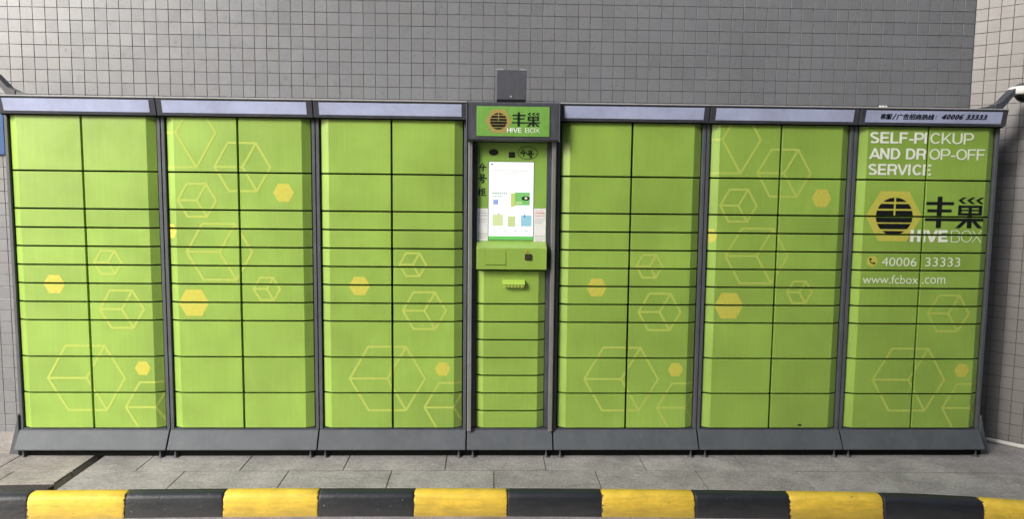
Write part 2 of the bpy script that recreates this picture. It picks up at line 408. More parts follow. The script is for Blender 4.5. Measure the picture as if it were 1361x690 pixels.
def apply_print(polys, rect, yfun, cuts, parent, origin, name='print'):
    groups = {}
    for poly, key, *fg in polys: groups.setdefault((key, tuple(fg)), []).append((poly, key))
    for (key, _g), ps in groups.items():
        for k2, me in print_mesh(ps, rect, yfun, cuts, EPS[key]).items():
            me.transform(Matrix.Translation(-Vector(origin)))
            nm = {'W': 'lettering', 'w': 'lettering', 'K': 'emblem', 'Y': 'hexagon_print', 'S': 'hexagon_print', 'M': 'handwriting', 'N': 'lettering', 'g': 'small_print', 'r': 'small_print'}[key]
            link(nm, me, KEYM[key], parent)

# ------------------------------------------------------------------ ground
UN = .1108
ZB = .17
def joint_y(x): return -.253 - .0105*max(0, x)**1.6
KP = [(-14, -.80), (-5, -.60), (-3.4, -.55), (-2.5, -.522), (-1.3, -.505), (-.3, -.510), (.73, -.530), (1.75, -.568), (2.15, -.590), (2.5, -.640), (2.75, -.690), (3.3, -.80), (5, -1.2), (14, -3.6)]
def kerb_y(x):
    for (a, ya), (b, yb) in zip(KP, KP[1:]):
        if x <= b: return ya+(yb-ya)*(x-a)/(b-a)
    return KP[-1][1]
def sheet(name, x0, x1, y0, y1, z, m):
    bm = bmesh.new(); bm.faces.new([bm.verts.new(p) for p in ((x0, y0, z), (x1, y0, z), (x1, y1, z), (x0, y1, z))])
    me = bpy.data.meshes.new(name); bm.to_mesh(me); bm.free(); return link(name, me, m)
tag(sheet('road', -400, 400, -400, 400, -.121, ROAD), kind='structure')
bm = bmesh.new()
xs = sorted([-14+28*i/80 for i in range(81)]+[-2.508, -2.457])
f_ = [bm.verts.new((x, kerb_y(x)-.01, -.0012)) for x in xs]; b_ = [bm.verts.new((x, 2.0, -.0012)) for x in xs]
f0 = [bm.verts.new((x, kerb_y(x)-.01, -.14)) for x in xs]
for i in range(len(xs)-1):
    if not (-2.51 < xs[i] < -2.48): bm.faces.new((f_[i], f_[i+1], b_[i+1], b_[i]))
    bm.faces.new((f0[i], f0[i+1], f_[i+1], f_[i]))
q_ = [bm.verts.new(p) for p in ((-2.6, -.60, -.055), (-2.4, -.60, -.055), (-2.4, 2, -.055), (-2.6, 2, -.055))]; bm.faces.new(q_)
me = bpy.data.meshes.new('pavement'); bm.to_mesh(me); bm.free()
pav = tag(link('pavement', me, BED), kind='structure')
def slab(x0, x1, ya0, ya1, yb0, yb1, m, dz=0):
    """front edge y ya0..ya1 , back edge yb0..yb1"""
    g = .0026; gy = .0058; bm = bmesh.new(); n = 3
    top = []; 
    A = [((x0+g)+(x1-x0-2*g)*i/n) for i in range(n+1)]
    F = [(x, ya0+(ya1-ya0)*i/n+gy) for i, x in enumerate(A)]; B = [(x, yb0+(yb1-yb0)*i/n-gy) for i, x in enumerate(A)]
    pts = F+B[::-1]
    dz += .003; t1, t2, t3 = (random.uniform(-.0007, .0007) for _ in range(3))
    lo = [bm.verts.new((x, y, -.05)) for x, y in pts]; mid = [bm.verts.new((x, y, -.0015+dz)) for x, y in pts]
    cx = (x0+x1)/2; cy = (ya0+yb0)/2
    hi = [bm.verts.new((cx+(x-cx)*.997, cy+(y-cy)*.994, dz+t1+t2*(x-cx)/.3+t3*(y-cy)/.15)) for x, y in pts]
    k = len(pts)
    for i in range(k):
        j = (i+1) % k; bm.faces.new((lo[i], lo[j], mid[j], mid[i])); bm.faces.new((mid[i], mid[j], hi[j], hi[i]))
    bm.faces.new(hi); me = finish(bm); return link('paving_slab', me, m, pav)
L_ = .592
def slabrow(xstart, yf, yb, x_lo, x_hi, m=SLAB, dz=0):
    k0 = math.floor((x_lo-xstart)/L_); x = xstart+k0*L_
    while x < x_hi:
        a, b = max(x, x_lo), min(x+L_, x_hi)
        if b-a > .03: slab(a, b, yf(a), yf(b), yb(a), yb(b), m, dz)
        x += L_
XS = -2.475
slabrow(-1.874, lambda x: kerb_y(x), joint_y, XS+.02, 5)
slabrow(-1.567, joint_y, lambda x: .045, XS+.02, 5)
slabrow(-1.874, lambda x: .045, lambda x: .345, XS+.02, 5)
slabrow(-1.567, lambda x: .345, lambda x: .60, XS+.02, 5)
slabrow(-2.83, lambda x: kerb_y(x)+.078, lambda x: -.262, -5, XS-.035, SLABW, .004)
slabrow(-2.95, lambda x: -.262, lambda x: .03, -5, XS-.035, SLABW, .004)
slabrow(-2.83, lambda x: .03, lambda x: .33, -5, XS-.035, SLABW, .004)
slabrow(-3.0, lambda x: .33, lambda x: .60, -5, XS-.035, SLABW, .004)

# grit lying along the kerb and wall foot: nobody could count it
bm = bmesh.new()
for i in range(1500):
    x = random.uniform(-3.6, 3.6); k = random.random()
    if k < .35: y = kerb_y(x)-random.uniform(.10, .30)*random.random()-.10; z = -.128
    elif k < .75: y = random.uniform(kerb_y(x)+.01, -.03); z = 0
    else: y = kerb_y(x)+abs(random.gauss(0, .012))+.003; z = .0
    s = random.uniform(.0008, .0030); r = random.random()*6
    c_, s_ = math.cos(r)*s, math.sin(r)*s
    v = [bm.verts.new((x+c_, y+s_, z)), bm.verts.new((x-s_, y+c_, z)), bm.verts.new((x-c_*1.3, y-s_*.7, z)), bm.verts.new((x+s_*.5, y-c_, z+s)), ]
    for q in ((0,1,3),(1,2,3),(2,0,3)): bm.faces.new([v[j] for j in q])
me = finish(bm); tag(link('grit', me, flat_mat('grit', (.30, .27, .22), .9, .5, 300)), 'fine grit and crumbs scattered over the paving and gutter', 'grit', kind='stuff')

# ------------------------------------------------------------------ kerb: blocks painted black and yellow
kerb = empty('kerb', (0, -.55, -.128), 'rounded kerb painted in alternating black and yellow blocks along the pavement edge', 'kerb')
def kprofile(s=0):
    P = [(0.0, -.14), (0.0, -.002), (-.006, .004), (-.030, .004)]
    cx, cz, r = -.034, -.036, .040
    for i in range(1, 8):
        a = math.radians(90-i*10.5); P.append((cx-r*math.cos(a), cz+r*math.sin(a)))
    P += [(-.0775, -.065), (-.083, -.10), (-.088, -.14)]
    return [(y, z-s if z > -.1 else z) if True else 0 for y, z in [(a*(1-s*3), b) for a, b in P]]
KERB_L = .508
k = -24
for k in range(-10, 18):
    a = -2.565+k*KERB_L; b = a+KERB_L
    yel = k % 2 == 0
    bm = bmesh.new(); st = [0, .004, .014, .12, .25, .38, KERB_L-.014, KERB_L-.004, KERB_L]
    sh = [.010, .004, 0, 0, 0, 0, 0, .004, .010] if yel else [.004, .002, 0, 0, 0, 0, 0, .002, .004]
    rings = []
    wob = random.uniform(-.002, .002)
    for s, h in zip(st, sh):
        x = a+s; x = min(max(x, a+.001), b-.001)
        rings.append([bm.verts.new((x, kerb_y(x)+y+wob+.55, z+.128)) for y, z in kprofile(h)])
    for A, B in zip(rings, rings[1:]):
        for i in range(len(A)-1): bm.faces.new((A[i], B[i], B[i+1], A[i+1]))
    bm.faces.new(rings[0]); bm.faces.new(rings[-1][::-1])
    o = link('kerb_block', finish(bm, smooth=True), YEL if yel else BLK, kerb)
    for p in o.data.polygons:
        if len(p.vertices) > 4: p.use_smooth = False
    o['label'] = 'yellow painted kerb block' if yel else 'black painted kerb block'

# ------------------------------------------------------------------ tiled walls
PT = .0771; WT = .0765; Y_WALL = .43
def tile_meshes(w_, h_, m, n=14):
    out = []
    for i in range(n):
        bm = bmesh.new(); add_tile(bm, 0, 0, w_, h_, i); me = finish(bm)
        a = me.color_attributes.new('tint', 'FLOAT_COLOR', 'CORNER')
        c = tint(i)
        for d in a.data: d.color = c
        me.materials.append(m); out.append(me)
    return out
def tint(i):
    rr = random.Random(i*13+5); v = rr.choice([rr.uniform(.97, 1.03), rr.uniform(.98, 1.02), rr.uniform(.94, 1.04)]); h = rr.uniform(-.012, .012)
    return (v*(1+h), v, v*(1-h*1.3), 1)
def add_tile(bm, cx, cz, w_, h_, i):
    rr = random.Random(i*7+1); g = .0024; hw, hh = w_/2-g/2-rr.uniform(0, .0008), h_/2-g/2-rr.uniform(0, .0008); e = .0010
    tx, tz, d = rr.uniform(-.00035, .00035), rr.uniform(-.00035, .00035), rr.uniform(-.0003, .0003)
    B = [(-hw, -hh), (hw, -hh), (hw, hh), (-hw, hh)]
    lo = [bm.verts.new((cx+x, -.0012, cz+z)) for x, z in B]; mi = [bm.verts.new((cx+x, -.0038, cz+z)) for x, z in B]
    hi = [bm.verts.new((cx+x*(1-e/hw), -.0045+d+tx*x/hw+tz*z/hh, cz+z*(1-e/hh))) for x, z in B]
    for j in range(4):
        q = (j+1) % 4; bm.faces.new((lo[j], lo[q], mi[q], mi[j])); bm.faces.new((mi[j], mi[q], hi[q], hi[j]))
    bm.faces.new(hi)
CAM = Vector((-.1411, -4.4411, 1.6412))
def tiled_wall(root, M, cols, rows, w_, x0, z0, m, is_seen, parts_max=300):
    """M: local->world matrix of the wall face (local x along it, -y out of it)"""
    ms = tile_meshes(w_, PT, m)
    cells = [(c, r) for c in cols for r in rows]
    seen = [(c, r) for c, r in cells if is_seen(x0+(c+.5)*w_, z0+(r+.5)*PT)]
    seen.sort(key=lambda q: (M @ Vector((x0+(q[0]+.5)*w_, 0, z0+(q[1]+.5)*PT))-CAM).length)
    parts = set(seen[:parts_max])
    for c, r in sorted(parts):
        me = ms[random.Random(c*131+r*17).randrange(len(ms))]
        link('tile', me, None, root, (x0+(c+.5)*w_, 0, z0+(r+.5)*PT))
    bm = bmesh.new(); cl = []
    for c, r in cells:
        if (c, r) in parts: continue
        i = random.Random(c*131+r*17).randrange(14); n0 = len(bm.faces); add_tile(bm, x0+(c+.5)*w_, z0+(r+.5)*PT, w_, PT, i)
        cl.append((tint(i), len(bm.faces)-n0))
    me = bpy.data.meshes.new('tiles'); bm.to_mesh(me); bm.free()
    a = me.color_attributes.new('tint', 'FLOAT_COLOR', 'CORNER'); k = 0; buf = []
    fi = 0
    for c, n in cl:
        for _ in range(n):
            buf += list(c)*me.polygons[fi].loop_total; fi += 1
    a.data.foreach_set('color', buf)
    me.update(); link('tile_field', me, m, root)['kind'] = 'stuff'
wall = empty('tiled_wall', (0, Y_WALL, 0), 'long grey wall of small square tiles standing behind the green lockers', 'wall')
XC = 3.035
link('grout_backing', box(-9, XC+.10, -.0020, .25, -.14, 14.0, 0), GROUT, wall)
ncol_l = int((XC+6.2)/WT)
XW0 = XC-.004-ncol_l*WT
tiled_wall(wall, Matrix.Translation((0, Y_WALL, 0)), range(ncol_l), range(-1, 52), WT, XW0, 2.827-37*PT, TILE,
           lambda x, z: (z > 2.10 and z < 3.0 and -3.35 < x) or (x < -2.85 and x > -3.5 and 0 < z < 3.0))
# far upper and left stretches beyond any nearby view: plain courses of the same tile
# wall that turns towards the road on the right
ang = empty('angled_tiled_wall', (XC, Y_WALL, 0), 'pale warm grey tiled wall turning toward the road right of the last locker', 'wall')
ang.rotation_euler = (0, 0, math.radians(-45))
link('grout_backing', box(.0, 9.0, -.0020, .25, -.14, 14.0, 0), GROUT, ang)
WA = .0705
Ma = Matrix.Translation((XC, Y_WALL, 0)) @ Matrix.Rotation(math.radians(-45), 4, 'Z')
tiled_wall(ang, Ma, range(26), range(-1, 52), WA, .002, 2.827-37*PT+.012, TILEW, lambda x, z: x < .56 and -.05 < z < 3.05)
link('skirting_pipe', None) if False else None
# white pipe lying along the foot of that wall
pr = empty('white_pipe', (0, 0, 0), 'thin white pipe lying on the ground along the foot of the right wall', 'pipe')
bm = bmesh.new()
a_, b_2 = Vector((3.155, .25, .02)), Vector((4.10, -.70, .02)); d_ = (b_2-a_).normalized(); s_ = Vector((0, 0, 1)).cross(d_); n_ = 10
for P in (a_, b_2):
    pass
R0 = [bm.verts.new(a_+(s_*math.cos(2*math.pi*i/n_)+Vector((0, 0, 1))*math.sin(2*math.pi*i/n_))*.014) for i in range(n_)]
R1 = [bm.verts.new(b_2+(s_*math.cos(2*math.pi*i/n_)+Vector((0, 0, 1))*math.sin(2*math.pi*i/n_))*.014) for i in range(n_)]
for i in range(n_): bm.faces.new((R0[i], R0[(i+1) % n_], R1[(i+1) % n_], R1[i]))
bm.faces.new(R0[::-1]); bm.faces.new(R1)
link('tube', finish(bm, smooth=True), WHITEP, pr)
def clampm(t):
    c = a_+d_*t; o = link('pipe_clip', box(-.012, .012, -.020, .020, -.02, .017, .003), LIP, pr, c); o.rotation_euler = (0, 0, math.radians(-45))
clampm(.75)

# ------------------------------------------------------------------ locker cabinets
HW = .447
DF, DO, DG = .372, .420, .0064
def cab_y(x):
    ax = abs(x); return 0 if ax <= DF else (ax-DF)/(DO-DF)*.026
CUTS = [(-DO, -DF), (-DF, DF), (DF, DO)]
def door_mesh(side, h, hw=DO, fl=DF, gap=DG, both=False, y0=0):
    g = .0050
    if both: pts = [(-fl, y0), (fl, y0), (hw, y0+.026), (hw, y0+.05), (-hw, y0+.05), (-hw, y0+.026)]
    else:
        pts = [(gap, y0), (fl, y0), (hw, y0+.026), (hw, y0+.05), (gap, y0+.05)]
        if side < 0: pts = [(-x, y) for x, y in pts][::-1]
    bm = bmesh.new(); addprism(bm, pts, 'z', g, h-g)
    return finish(bm, .0012)
ROWS = [2, 2, 2, 1, 1, 1, 1, 1, 1, 2, 3]      # from the bottom, in units
DM = {(s, h): door_mesh(s, h*UN) for s in (-1, 1) for h in (1, 2, 3)}
M_body = box(-HW+.022, HW-.022, .035, .40, .16, 2.045, .002)
M_post = {s: prism([(s*x, y) for x, y in ((.4265, .030), (.429, .012), (.447, .012), (.447, .40), (.4265, .40))], 'z', .150, 2.046, .001) for s in (-1, 1)}
SK = [(.005, .160), (-.002, .152), (-.060, .060), (-.060, .053), (-.050, .053), (.0, .14), (.03, .160)]
M_skirt = prism(SK, 'x', -.4455, .4455, .0012)
M_shade_kick = box(-.4500, .4500, .008, .38, .004, .150, 0)  # black plate, its colour also stands in for the shade under the plinth
M_low = box(-.4490, .4490, -.016, .007, .004, .085, 0)  # black rail giving the dark shade band below the plinth edge
M_sill = box(-.4255, .4255, .012, .034, .158, .1695, .001)
M_head = prism([(-.028, 2.046), (-.052, 2.142), (.40, 2.142), (.40, 2.046)], 'x', -.4475, .4475, .002)
def slope_panel(x, z0, z1, t=.0025):
    y = lambda z: -.028-(z-2.046)*.25
    return prism([(y(z0)-t, z0), (y(z1)-t, z1), (y(z1)+.004, z1), (y(z0)+.004, z0)], 'x', -x, x, .0006)
M_panel = slope_panel(.414, 2.062, 2.131)
M_lip = box(-.4478, .4478, -.058, .40, 2.1425, 2.1495, .001)
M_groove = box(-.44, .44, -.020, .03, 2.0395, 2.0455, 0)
M_foot = lathe([(.005, .058), (.005, .015), (.009, .015), (.009, .010), (.019, .008), (.020, .004), (.020, 0)][::-1], 14)
TA = hex_solid(-.196, 1.051, .064)+cube_hex(.124, 1.182, .080)
TC = cube_hex(.193, .902, .130)+cube_hex(-.032, .482, .228)+hex_solid(.303, .543, .048)+cube_hex(.372, .302, .178)
TB = (cube_hex(-.358, 1.951, .232)+cube_hex(.025, 1.754, .163)+cube_hex(-.246, 1.556, .112)+hex_solid(.262, 1.606, .062)+hex_solid(-.415, 1.372, .048)
      + cube_hex(-.122, 1.250, .193)+hex_solid(-.281, .943, .092)+cube_hex(.153, 1.029, .078))
def text7():
    T = []
    def t(s, x0, x1, z0, z1, key='W', **k): T.extend(text_polys(s, x0, x1, z0, z1, key, **k))
    cap = lambda s, x0, x1, z0, z1: T.extend(bold_text(s, x0, x1, z0, z1, 'W'))
    cap('SELF-PI', -.360, -.012, 1.941, 2.008); thin = lambda s, x0, x1, z0, z1: T.extend(bold_text(s, x0, x1, z0, z1, 'w', .066)); thin('CKUP', .010, .279, 1.941, 2.008)
    cap('AND DR', -.360, -.010, 1.846, 1.912); thin('OP-OFF', .010, .359, 1.846, 1.912)
    cap('SERVICE', -.360, .034, 1.751, 1.817)
    T.extend(hex_solid(-.187, 1.501, .176)); T.extend(logo_disc(-.184, 1.501, .114)); T.extend(glyphs(.005, .375, 1.432, 1.624))
    T.extend(bold_text('HIVE', -.076, .166, 1.345, 1.419, 'W', .11)); T.extend(bold_text('BOX', .177, .368, 1.345, 1.418, 'w', .032))
    # telephone mark: yellow disc with a small handset
    c = (-.304, 1.224); T.append(([(c[0]+.034*math.cos(a*math.pi/8), c[1]+.034*math.sin(a*math.pi/8)) for a in range(16)], 'S'))
    for a, b, w_ in (((-.014, .013), (-.013, -.002), .006), ((-.013, -.002), (-.002, -.013), .005), ((-.002, -.013), (.014, -.014), .006), ((-.015, .014), (-.008, .012), .010), ((.007, -.011), (.015, -.013), .010)):
        T.append((seg((c[0]+a[0], c[1]+a[1]), (c[0]+b[0], c[1]+b[1]), w_), 'K'))
    t('40006', -.245, -.027, 1.194, 1.249, 'w'); t('33333', .027, .247, 1.194, 1.250, 'w')
    t('www.fcbox', -.358, -.010, 1.086, 1.139, 'w'); t('.com', .015, .160, 1.086, 1.127, 'w')
    return T
CABS = [(-2.516, 'A', 'leftmost green locker cabinet with a plain header, standing beside the blue sign'),
        (-1.616, 'B', 'second green locker cabinet from the left with large yellow cube hexagons at its top left'),
        (-.716, 'A', 'green locker cabinet directly left of the screen terminal with few hexagons on it'),
        (.716, 'A', 'green locker cabinet directly right of the screen terminal with few hexagons on it'),
        (1.616, 'B', 'green locker cabinet with cube hexagons at its top left, between plain one and lettered one'),
        (2.516, 'C', 'rightmost green locker cabinet printed with white SELF-PICKUP lettering and black and yellow emblem')]
for ci, (X, kind, lab) in enumerate(CABS):
    cab = empty('locker_cabinet', (X, 0, 0), lab, 'locker cabinet', 'green parcel locker cabinets standing in a row')
    link('body', M_body, DARK, cab)
    link('shade_kick_plate', M_shade_kick, DARK, cab); link('shadow_rail', M_low, DARK, cab)
    for s in (-1, 1): link('side_post', M_post[s], FRAME, cab)
    link('sill', M_sill, HEAD, cab)
    link('plinth', M_skirt, SKIRT, cab)
    hd = link('header', M_head, HEAD, cab); pn = link('light_panel', M_panel, PANEL, hd)
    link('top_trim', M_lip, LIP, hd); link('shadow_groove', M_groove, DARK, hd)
    for fx in (-.405, .405):
        for fy in (-.036, .36): link('levelling_foot', M_foot, FRAME, cab, (fx, fy, 0))
    polys = {'A': TA+TC, 'B': TB, 'C': TC}[kind]
    if kind == 'C': polys = TC+text7()
    z = ZB
    for h in ROWS:
        for s in (-1, 1):
            d = link('locker_door', DM[(s, h)], GREEN, cab, (0, 0, z))
            d.rotation_euler = (random.uniform(-.0018, .0018), 0, random.uniform(-.0014, .0014)*.5); d.location.x = random.uniform(-.0006, .0006)
            rect = (DG+.0012, DO-.001, z+.0062, z+h*UN-.0062) if s > 0 else (-DO+.001, -DG-.0012, z+.0062, z+h*UN-.0062)
            apply_print(polys, rect, cab_y, CUTS, d, (0, 0, z))
        z += h*UN
    if kind == 'C':
        T = []
        for q in range(6):
            for tx_, a_x, b_x in (('客服', -.327, -.260), ('/', -.255, -.233), ('广告招商热线', -.230, -.004), ('：', .008, .013)): T += text_polys(tx_, a_x+(q%3)*.0015, b_x+(q%3)*.0015, (2.080 if tx_ != '：' else 2.086)+(q//3)*.0010, (2.112 if tx_ != '：' else 2.104)+(q//3)*.0010, 'N', shear=.15)
        T += bold_text('40006 33333', .040, .317, 2.084, 2.114, 'N', .105, .22)
        apply_print(T, (-.41, .41, 2.06, 2.135), lambda x: 0, [(-1, 1)], pn, (0, 0, 0))
        for ch in pn.children:      # lay the flat lettering onto the sloping panel
            for v in ch.data.vertices: v.co.y = -.028-(v.co.z-2.046)*.25-.0036
    if X in (-2.516, 2.516):
        s = 1 if X > 0 else -1
        pts = [(s*.449, .25), (s*.451, .255), (s*.475, .15), (s*.515, .004), (s*.449, .004)]
        link('side_flare', prism(pts, 'y', .0, .38, .0015), FRAME, cab)
    if ci == 4:    # small dirt spot low on the right-hand column
        P = [([(.195+.016*math.cos(a*math.pi/4)*random.uniform(.6, 1.1), ZB+.022+.007*math.sin(a*math.pi/4)*random.uniform(.6, 1.2)) for a in range(8)], 'M')]
        for ch in cab.children:
            if ch.name.startswith('locker_door') and ch.location.z < ZB+.01:
                apply_print(P, (DG, DO, ZB+.005, ZB+.2), cab_y, CUTS, ch, (0, 0, ZB)); last = ch

# ------------------------------------------------------------------ central terminal
ter = empty('locker_terminal', (0, 0, 0), 'narrow central locker cabinet with a lit touch screen and a black and green logo header', 'terminal')
link('body', box(-.236, .236, .045, .40, .16, 1.93, .002), DARK, ter)
link('shade_kick_plate', box(-.2655, .2655, .010, .38, .004, .149, 0), DARK, ter); link('shadow_rail', box(-.2650, .2650, -.015, .009, .004, .084, 0), DARK, ter)  # near-black plate and rail, shade under the plinth put into their colour
for s in (-1, 1):
    link('metal_post', prism([(s*x, y) for x, y in ((.236, .0), (.238, -.022), (.258, -.022), (.262, -.016), (.262, .40), (.236, .40))], 'z', .158, 1.921, .001), GALV, ter)
    link('inner_jamb', box(min(s*.211, s*.235), max(s*.211, s*.235), .018, .045, .17, 1.92, .001), HEAD, ter)
link('plinth', prism(SK, 'x', -.2615, .2615, .0012), SKIRT, ter)
link('sill', box(-.2345, .2345, .004, .044, .158, .1695, .001), HEAD, ter)
for fx in (-.225, .225):
    for fy in (-.036, .36): link('levelling_foot', M_foot, None, ter, (fx, fy, 0))
hd = link('header', prism([(-.050, 1.922), (-.068, 1.930), (-.070, 2.140), (-.064, 2.146), (.40, 2.146), (.40, 1.922)], 'x', -.2665, .2665, .002), HEAD, ter)
for s in (-1, 1): link('header_cheek', box(min(s*.2672, s*.2742), max(s*.2672, s*.2742), -.074, -.012, 1.920, 2.147, .001), FRAME, hd)
sp = link('sign_panel', box(-.213, .213, -.0735, -.066, 1.948, 2.121, .001), SIGNGREEN, hd)
Sg = logo_disc(-.086, 2.035, .0485)+glyphs(-.008, .156, 2.006, 2.088)+bold_text('HIVE', -.036, .052, 1.970, 1.998, 'W', .075)+bold_text('BOX', .070, .156, 1.970, 1.998, 'w', .05)
HALO = flat_mat('orange_print', (.38, .31, .09), .36, .1); KEYM['H'] = HALO; EPS['H'] = .0006
hx = print_mesh([(hexpts(-.086, 2.035, .078), 'H')], (-.2, .2, 1.95, 2.12), lambda x: -.0735, [(-1, 1)], .0006)
for kk, me in hx.items(): link('hexagon_print', me, HALO, sp)
apply_print(Sg, (-.21, .21, 1.95, 2.12), lambda x: -.0735, [(-1, 1)], sp, (0, 0, 0))
# upper fascia with screen
UY = .028
fas = link('screen_fascia', box(-.2095, .2095, UY, .044, 1.30, 1.919, .001), GREEN_C, ter)
link('screen_shade', box(-.21, .21, -.02, .043, 1.9145, 1.9215, 0), DARK, ter) if False else None
scr = link('touch_screen', box(-.1395, .1295, UY-.003, UY+.01, 1.335, 1.803, .001), SCREEN, ter)
link('screen_bezel', box(-.1425, .1325, UY-.0015, UY+.01, 1.332, 1.806, .0005), BLACKP, scr)
UIK = 0
def ui(name, x0, x1, z0, z1, col, s=.85, depth=.0036, parent=None):
    global UIK
    UIK += 1; dd = (UIK % 9)*.00003
    me = box(x0, x1, UY-depth-dd, UY-.0031, z0, z1, 0); return link(name, me, emit('screen_'+name, col, s), scr)
ui('green_bar', -.139, .129, 1.3355, 1.357, (.20, .80, .14), .42)
ui('green_card', .018, .108, 1.545, 1.622, (.28, .75, .20), .42); ui('yellow_strip', -.006, .018, 1.535, 1.617, (.72, .85, .22), .45)
ui('card_button', .024, .060, 1.553, 1.566, (.75, .90, .35), .45)
ui('yellow_icon', -.116, -.052, 1.420, 1.487, (.80, .92, .45), .48); ui('yellow_icon', -.024, .022, 1.415, 1.478, (.75, .88, .38), .46)
ui('blue_icon', .056, .120, 1.418, 1.484, (.40, .76, .88), .46); ui('blue_icon', -.112, -.082, 1.548, 1.578, (.42, .55, .95), .44)
ui('icon_figure', -.098, -.080, 1.440, 1.462, (.45, .75, .12), .42); ui('icon_figure', -.010, .008, 1.436, 1.460, (.60, .78, .15), .42); ui('icon_figure', .076, .098, 1.434, 1.458, (.22, .55, .75), .42)
def words(x0, x1, z, h, col, s=.35):
    x = x0
    while x < x1:
        l = random.uniform(.006, .016); ui('word', x, min(x+l, x1), z, z+h, col, s); x += l+.003
words(-.118, -.028, 1.612, .006, (.22, .42, .22)); words(-.118, -.055, 1.598, .004, (.35, .52, .30))
words(-.112, .095, 1.750, .004, (.90, .45, .40), .42); words(-.112, .03, 1.737, .003, (.75, .55, .50), .4)
words(-.030, .012, 1.690, .003, (.55, .55, .50)); words(.045, .09, 1.715, .003, (.80, .82, .35), .45); words(-.02, .03, 1.668, .003, (.75, .6, .5), .4)
for q in (-.108, -.045, .017, .081): words(q, q+.018, 1.389, .004, (.28, .33, .28))
ui('dot_mark', .074, .082, 1.470, 1.488, (.1, .2, .5), .4); ui('dot_mark', -.082, -.074, 1.487, 1.493, (.2, .3, .2), .3); ui('dot_mark', -.126, -.116, 1.784, 1.793, (.15, .2, .15), .3)
# eye mark on the card
E_ = [([(.083+.026*math.cos(a*math.pi/6), 1.586+.013*math.sin(a*math.pi/6)) for a in range(12)], 'M')]
for kk, me in print_mesh(E_, (-1, 1, 0, 3), lambda x: UY, [(-1, 1)], .0042).items(): link('eye_mark', me, MARKER, scr)
E_ = [([(.085+.009*math.cos(a*math.pi/6), 1.587+.007*math.sin(a*math.pi/6)) for a in range(12)], 'w')]
for kk, me in print_mesh(E_, (-1, 1, 0, 3), lambda x: UY, [(-1, 1)], .0046).items(): link('eye_mark', me, WTHIN, scr)
# lens window and small sensor above the screen
bm = bmesh.new(); addprism(bm, [(-.113+.028*math.copysign(abs(math.cos(a*math.pi/8))**1.0, math.cos(a*math.pi/8)), 1.860+.019*math.sin(a*math.pi/8)) for a in range(16)], 'y', UY-.004, UY+.004)
link('lens_window', finish(bm, .0008), BLACKP, fas)
link('sensor_window', box(-.022, .015, UY-.003, UY+.004, 1.829, 1.863, .001), BLACKP, fas)
link('sensor_glass', box(-.014, -.006, UY-.0036, UY+.0, 1.840, 1.852, .0), flat_mat('sensor_red', (.10, .05, .05), .2), fas)
# marker writing
def stroke(pts, w_=.0070): return [(seg(a, b, w_, .4), 'M') for a, b in zip(pts, pts[1:])]
def ch4(x, z, s): return stroke([(x+.45*s, z+1.0*s), (x+.02*s, z+.42*s), (x+1.0*s, z+.50*s)])+stroke([(x+.64*s, z+.78*s), (x+.52*s, z-.08*s)])
def chhao(x, z, s): return (stroke([(x+.3*s, z+s), (x+.7*s, z+s), (x+.68*s, z+.72*s), (x+.32*s, z+.72*s), (x+.3*s, z+s)])+stroke([(x, z+.52*s), (x+s, z+.56*s)])
                            +stroke([(x+.35*s, z+.52*s), (x+.3*s, z+.3*s), (x+.7*s, z+.3*s), (x+.6*s, z), (x+.45*s, z+.03*s)]))
def chgui(x, z, s): return (stroke([(x, z+.65*s), (x+.45*s, z+.7*s)])+stroke([(x+.24*s, z+s), (x+.22*s, z)])+stroke([(x+.22*s, z+.6*s), (x, z+.25*s)])
                            +stroke([(x+.95*s, z+.92*s), (x+.55*s, z+.9*s), (x+.55*s, z+.05*s), (x+1.05*s, z+.06*s)])+stroke([(x+.57*s, z+.65*s), (x+.88*s, z+.65*s), (x+.88*s, z+.35*s), (x+.57*s, z+.35*s)]))
Mk = ch4(-.196, 1.752, .040)+chhao(-.202, 1.678, .048)+chgui(-.204, 1.600, .044)
Mk += ch4(.050, 1.842, .034)+chhao(.088, 1.830, .040)
el = [(.092+.058*math.cos(a*math.pi/14+.3), 1.858+.038*math.sin(a*math.pi/14+.3)) for a in range(29)]
Mk += stroke(el, .0036)
apply_print(Mk, (-.2095, .2095, 1.3, 1.919), lambda x: UY, [(-1, 1)], fas, (0, 0, 0))
# paper notices either side of the screen (their square codes are left out)
for x0, x1, z0, z1, red, sd in ((-.2085, -.1430, 1.328, 1.524, False, 'left'), (.1335, .2060, 1.326, 1.526, True, 'right')):
    nt_ = link('paper_notice', box(x0, x1, UY-.0012, UY+.002, z0, z1, 0), PAPER, ter)
    nt_['label'] = f'white paper notice on the {sd} of the screen'
    P = []; H = z1-z0
    for fz, fa, fb, w_, key in ((.93, .2, .8, .0022, 'r' if red else 'g'), (.86, .12, .88, .006 if red else .003, 'r' if red else 'g'), (.78, .1, .9, .003, 'r' if red else 'g'), (.68, .1, .9, .002, 'g'), (.63, .1, .85, .002, 'g'), (.57, .12, .7, .002, 'g'), (.22, .1, .9, .003, 'g'), (.15, .1, .9, .002, 'g'), (.09, .15, .75, .002, 'g')):
        if red and fz < .3: fz -= .06
        n = 7; xx = x0+(x1-x0)*fa
        while xx < x0+(x1-x0)*fb:
            l = random.uniform(.003, .010); P.append((seg((xx, z0+H*fz), (min(xx+l, x1-.005), z0+H*fz), w_, 0), key)); xx += l+.0015
    apply_print([(p, k2) for p, k2 in P if z0 < min(q[1] for q in p)], (x0+.002, x1-.002, z0+.002, z1-.002), lambda x: UY-.0012, [(-1, 1)], nt_, (0, 0, 0))
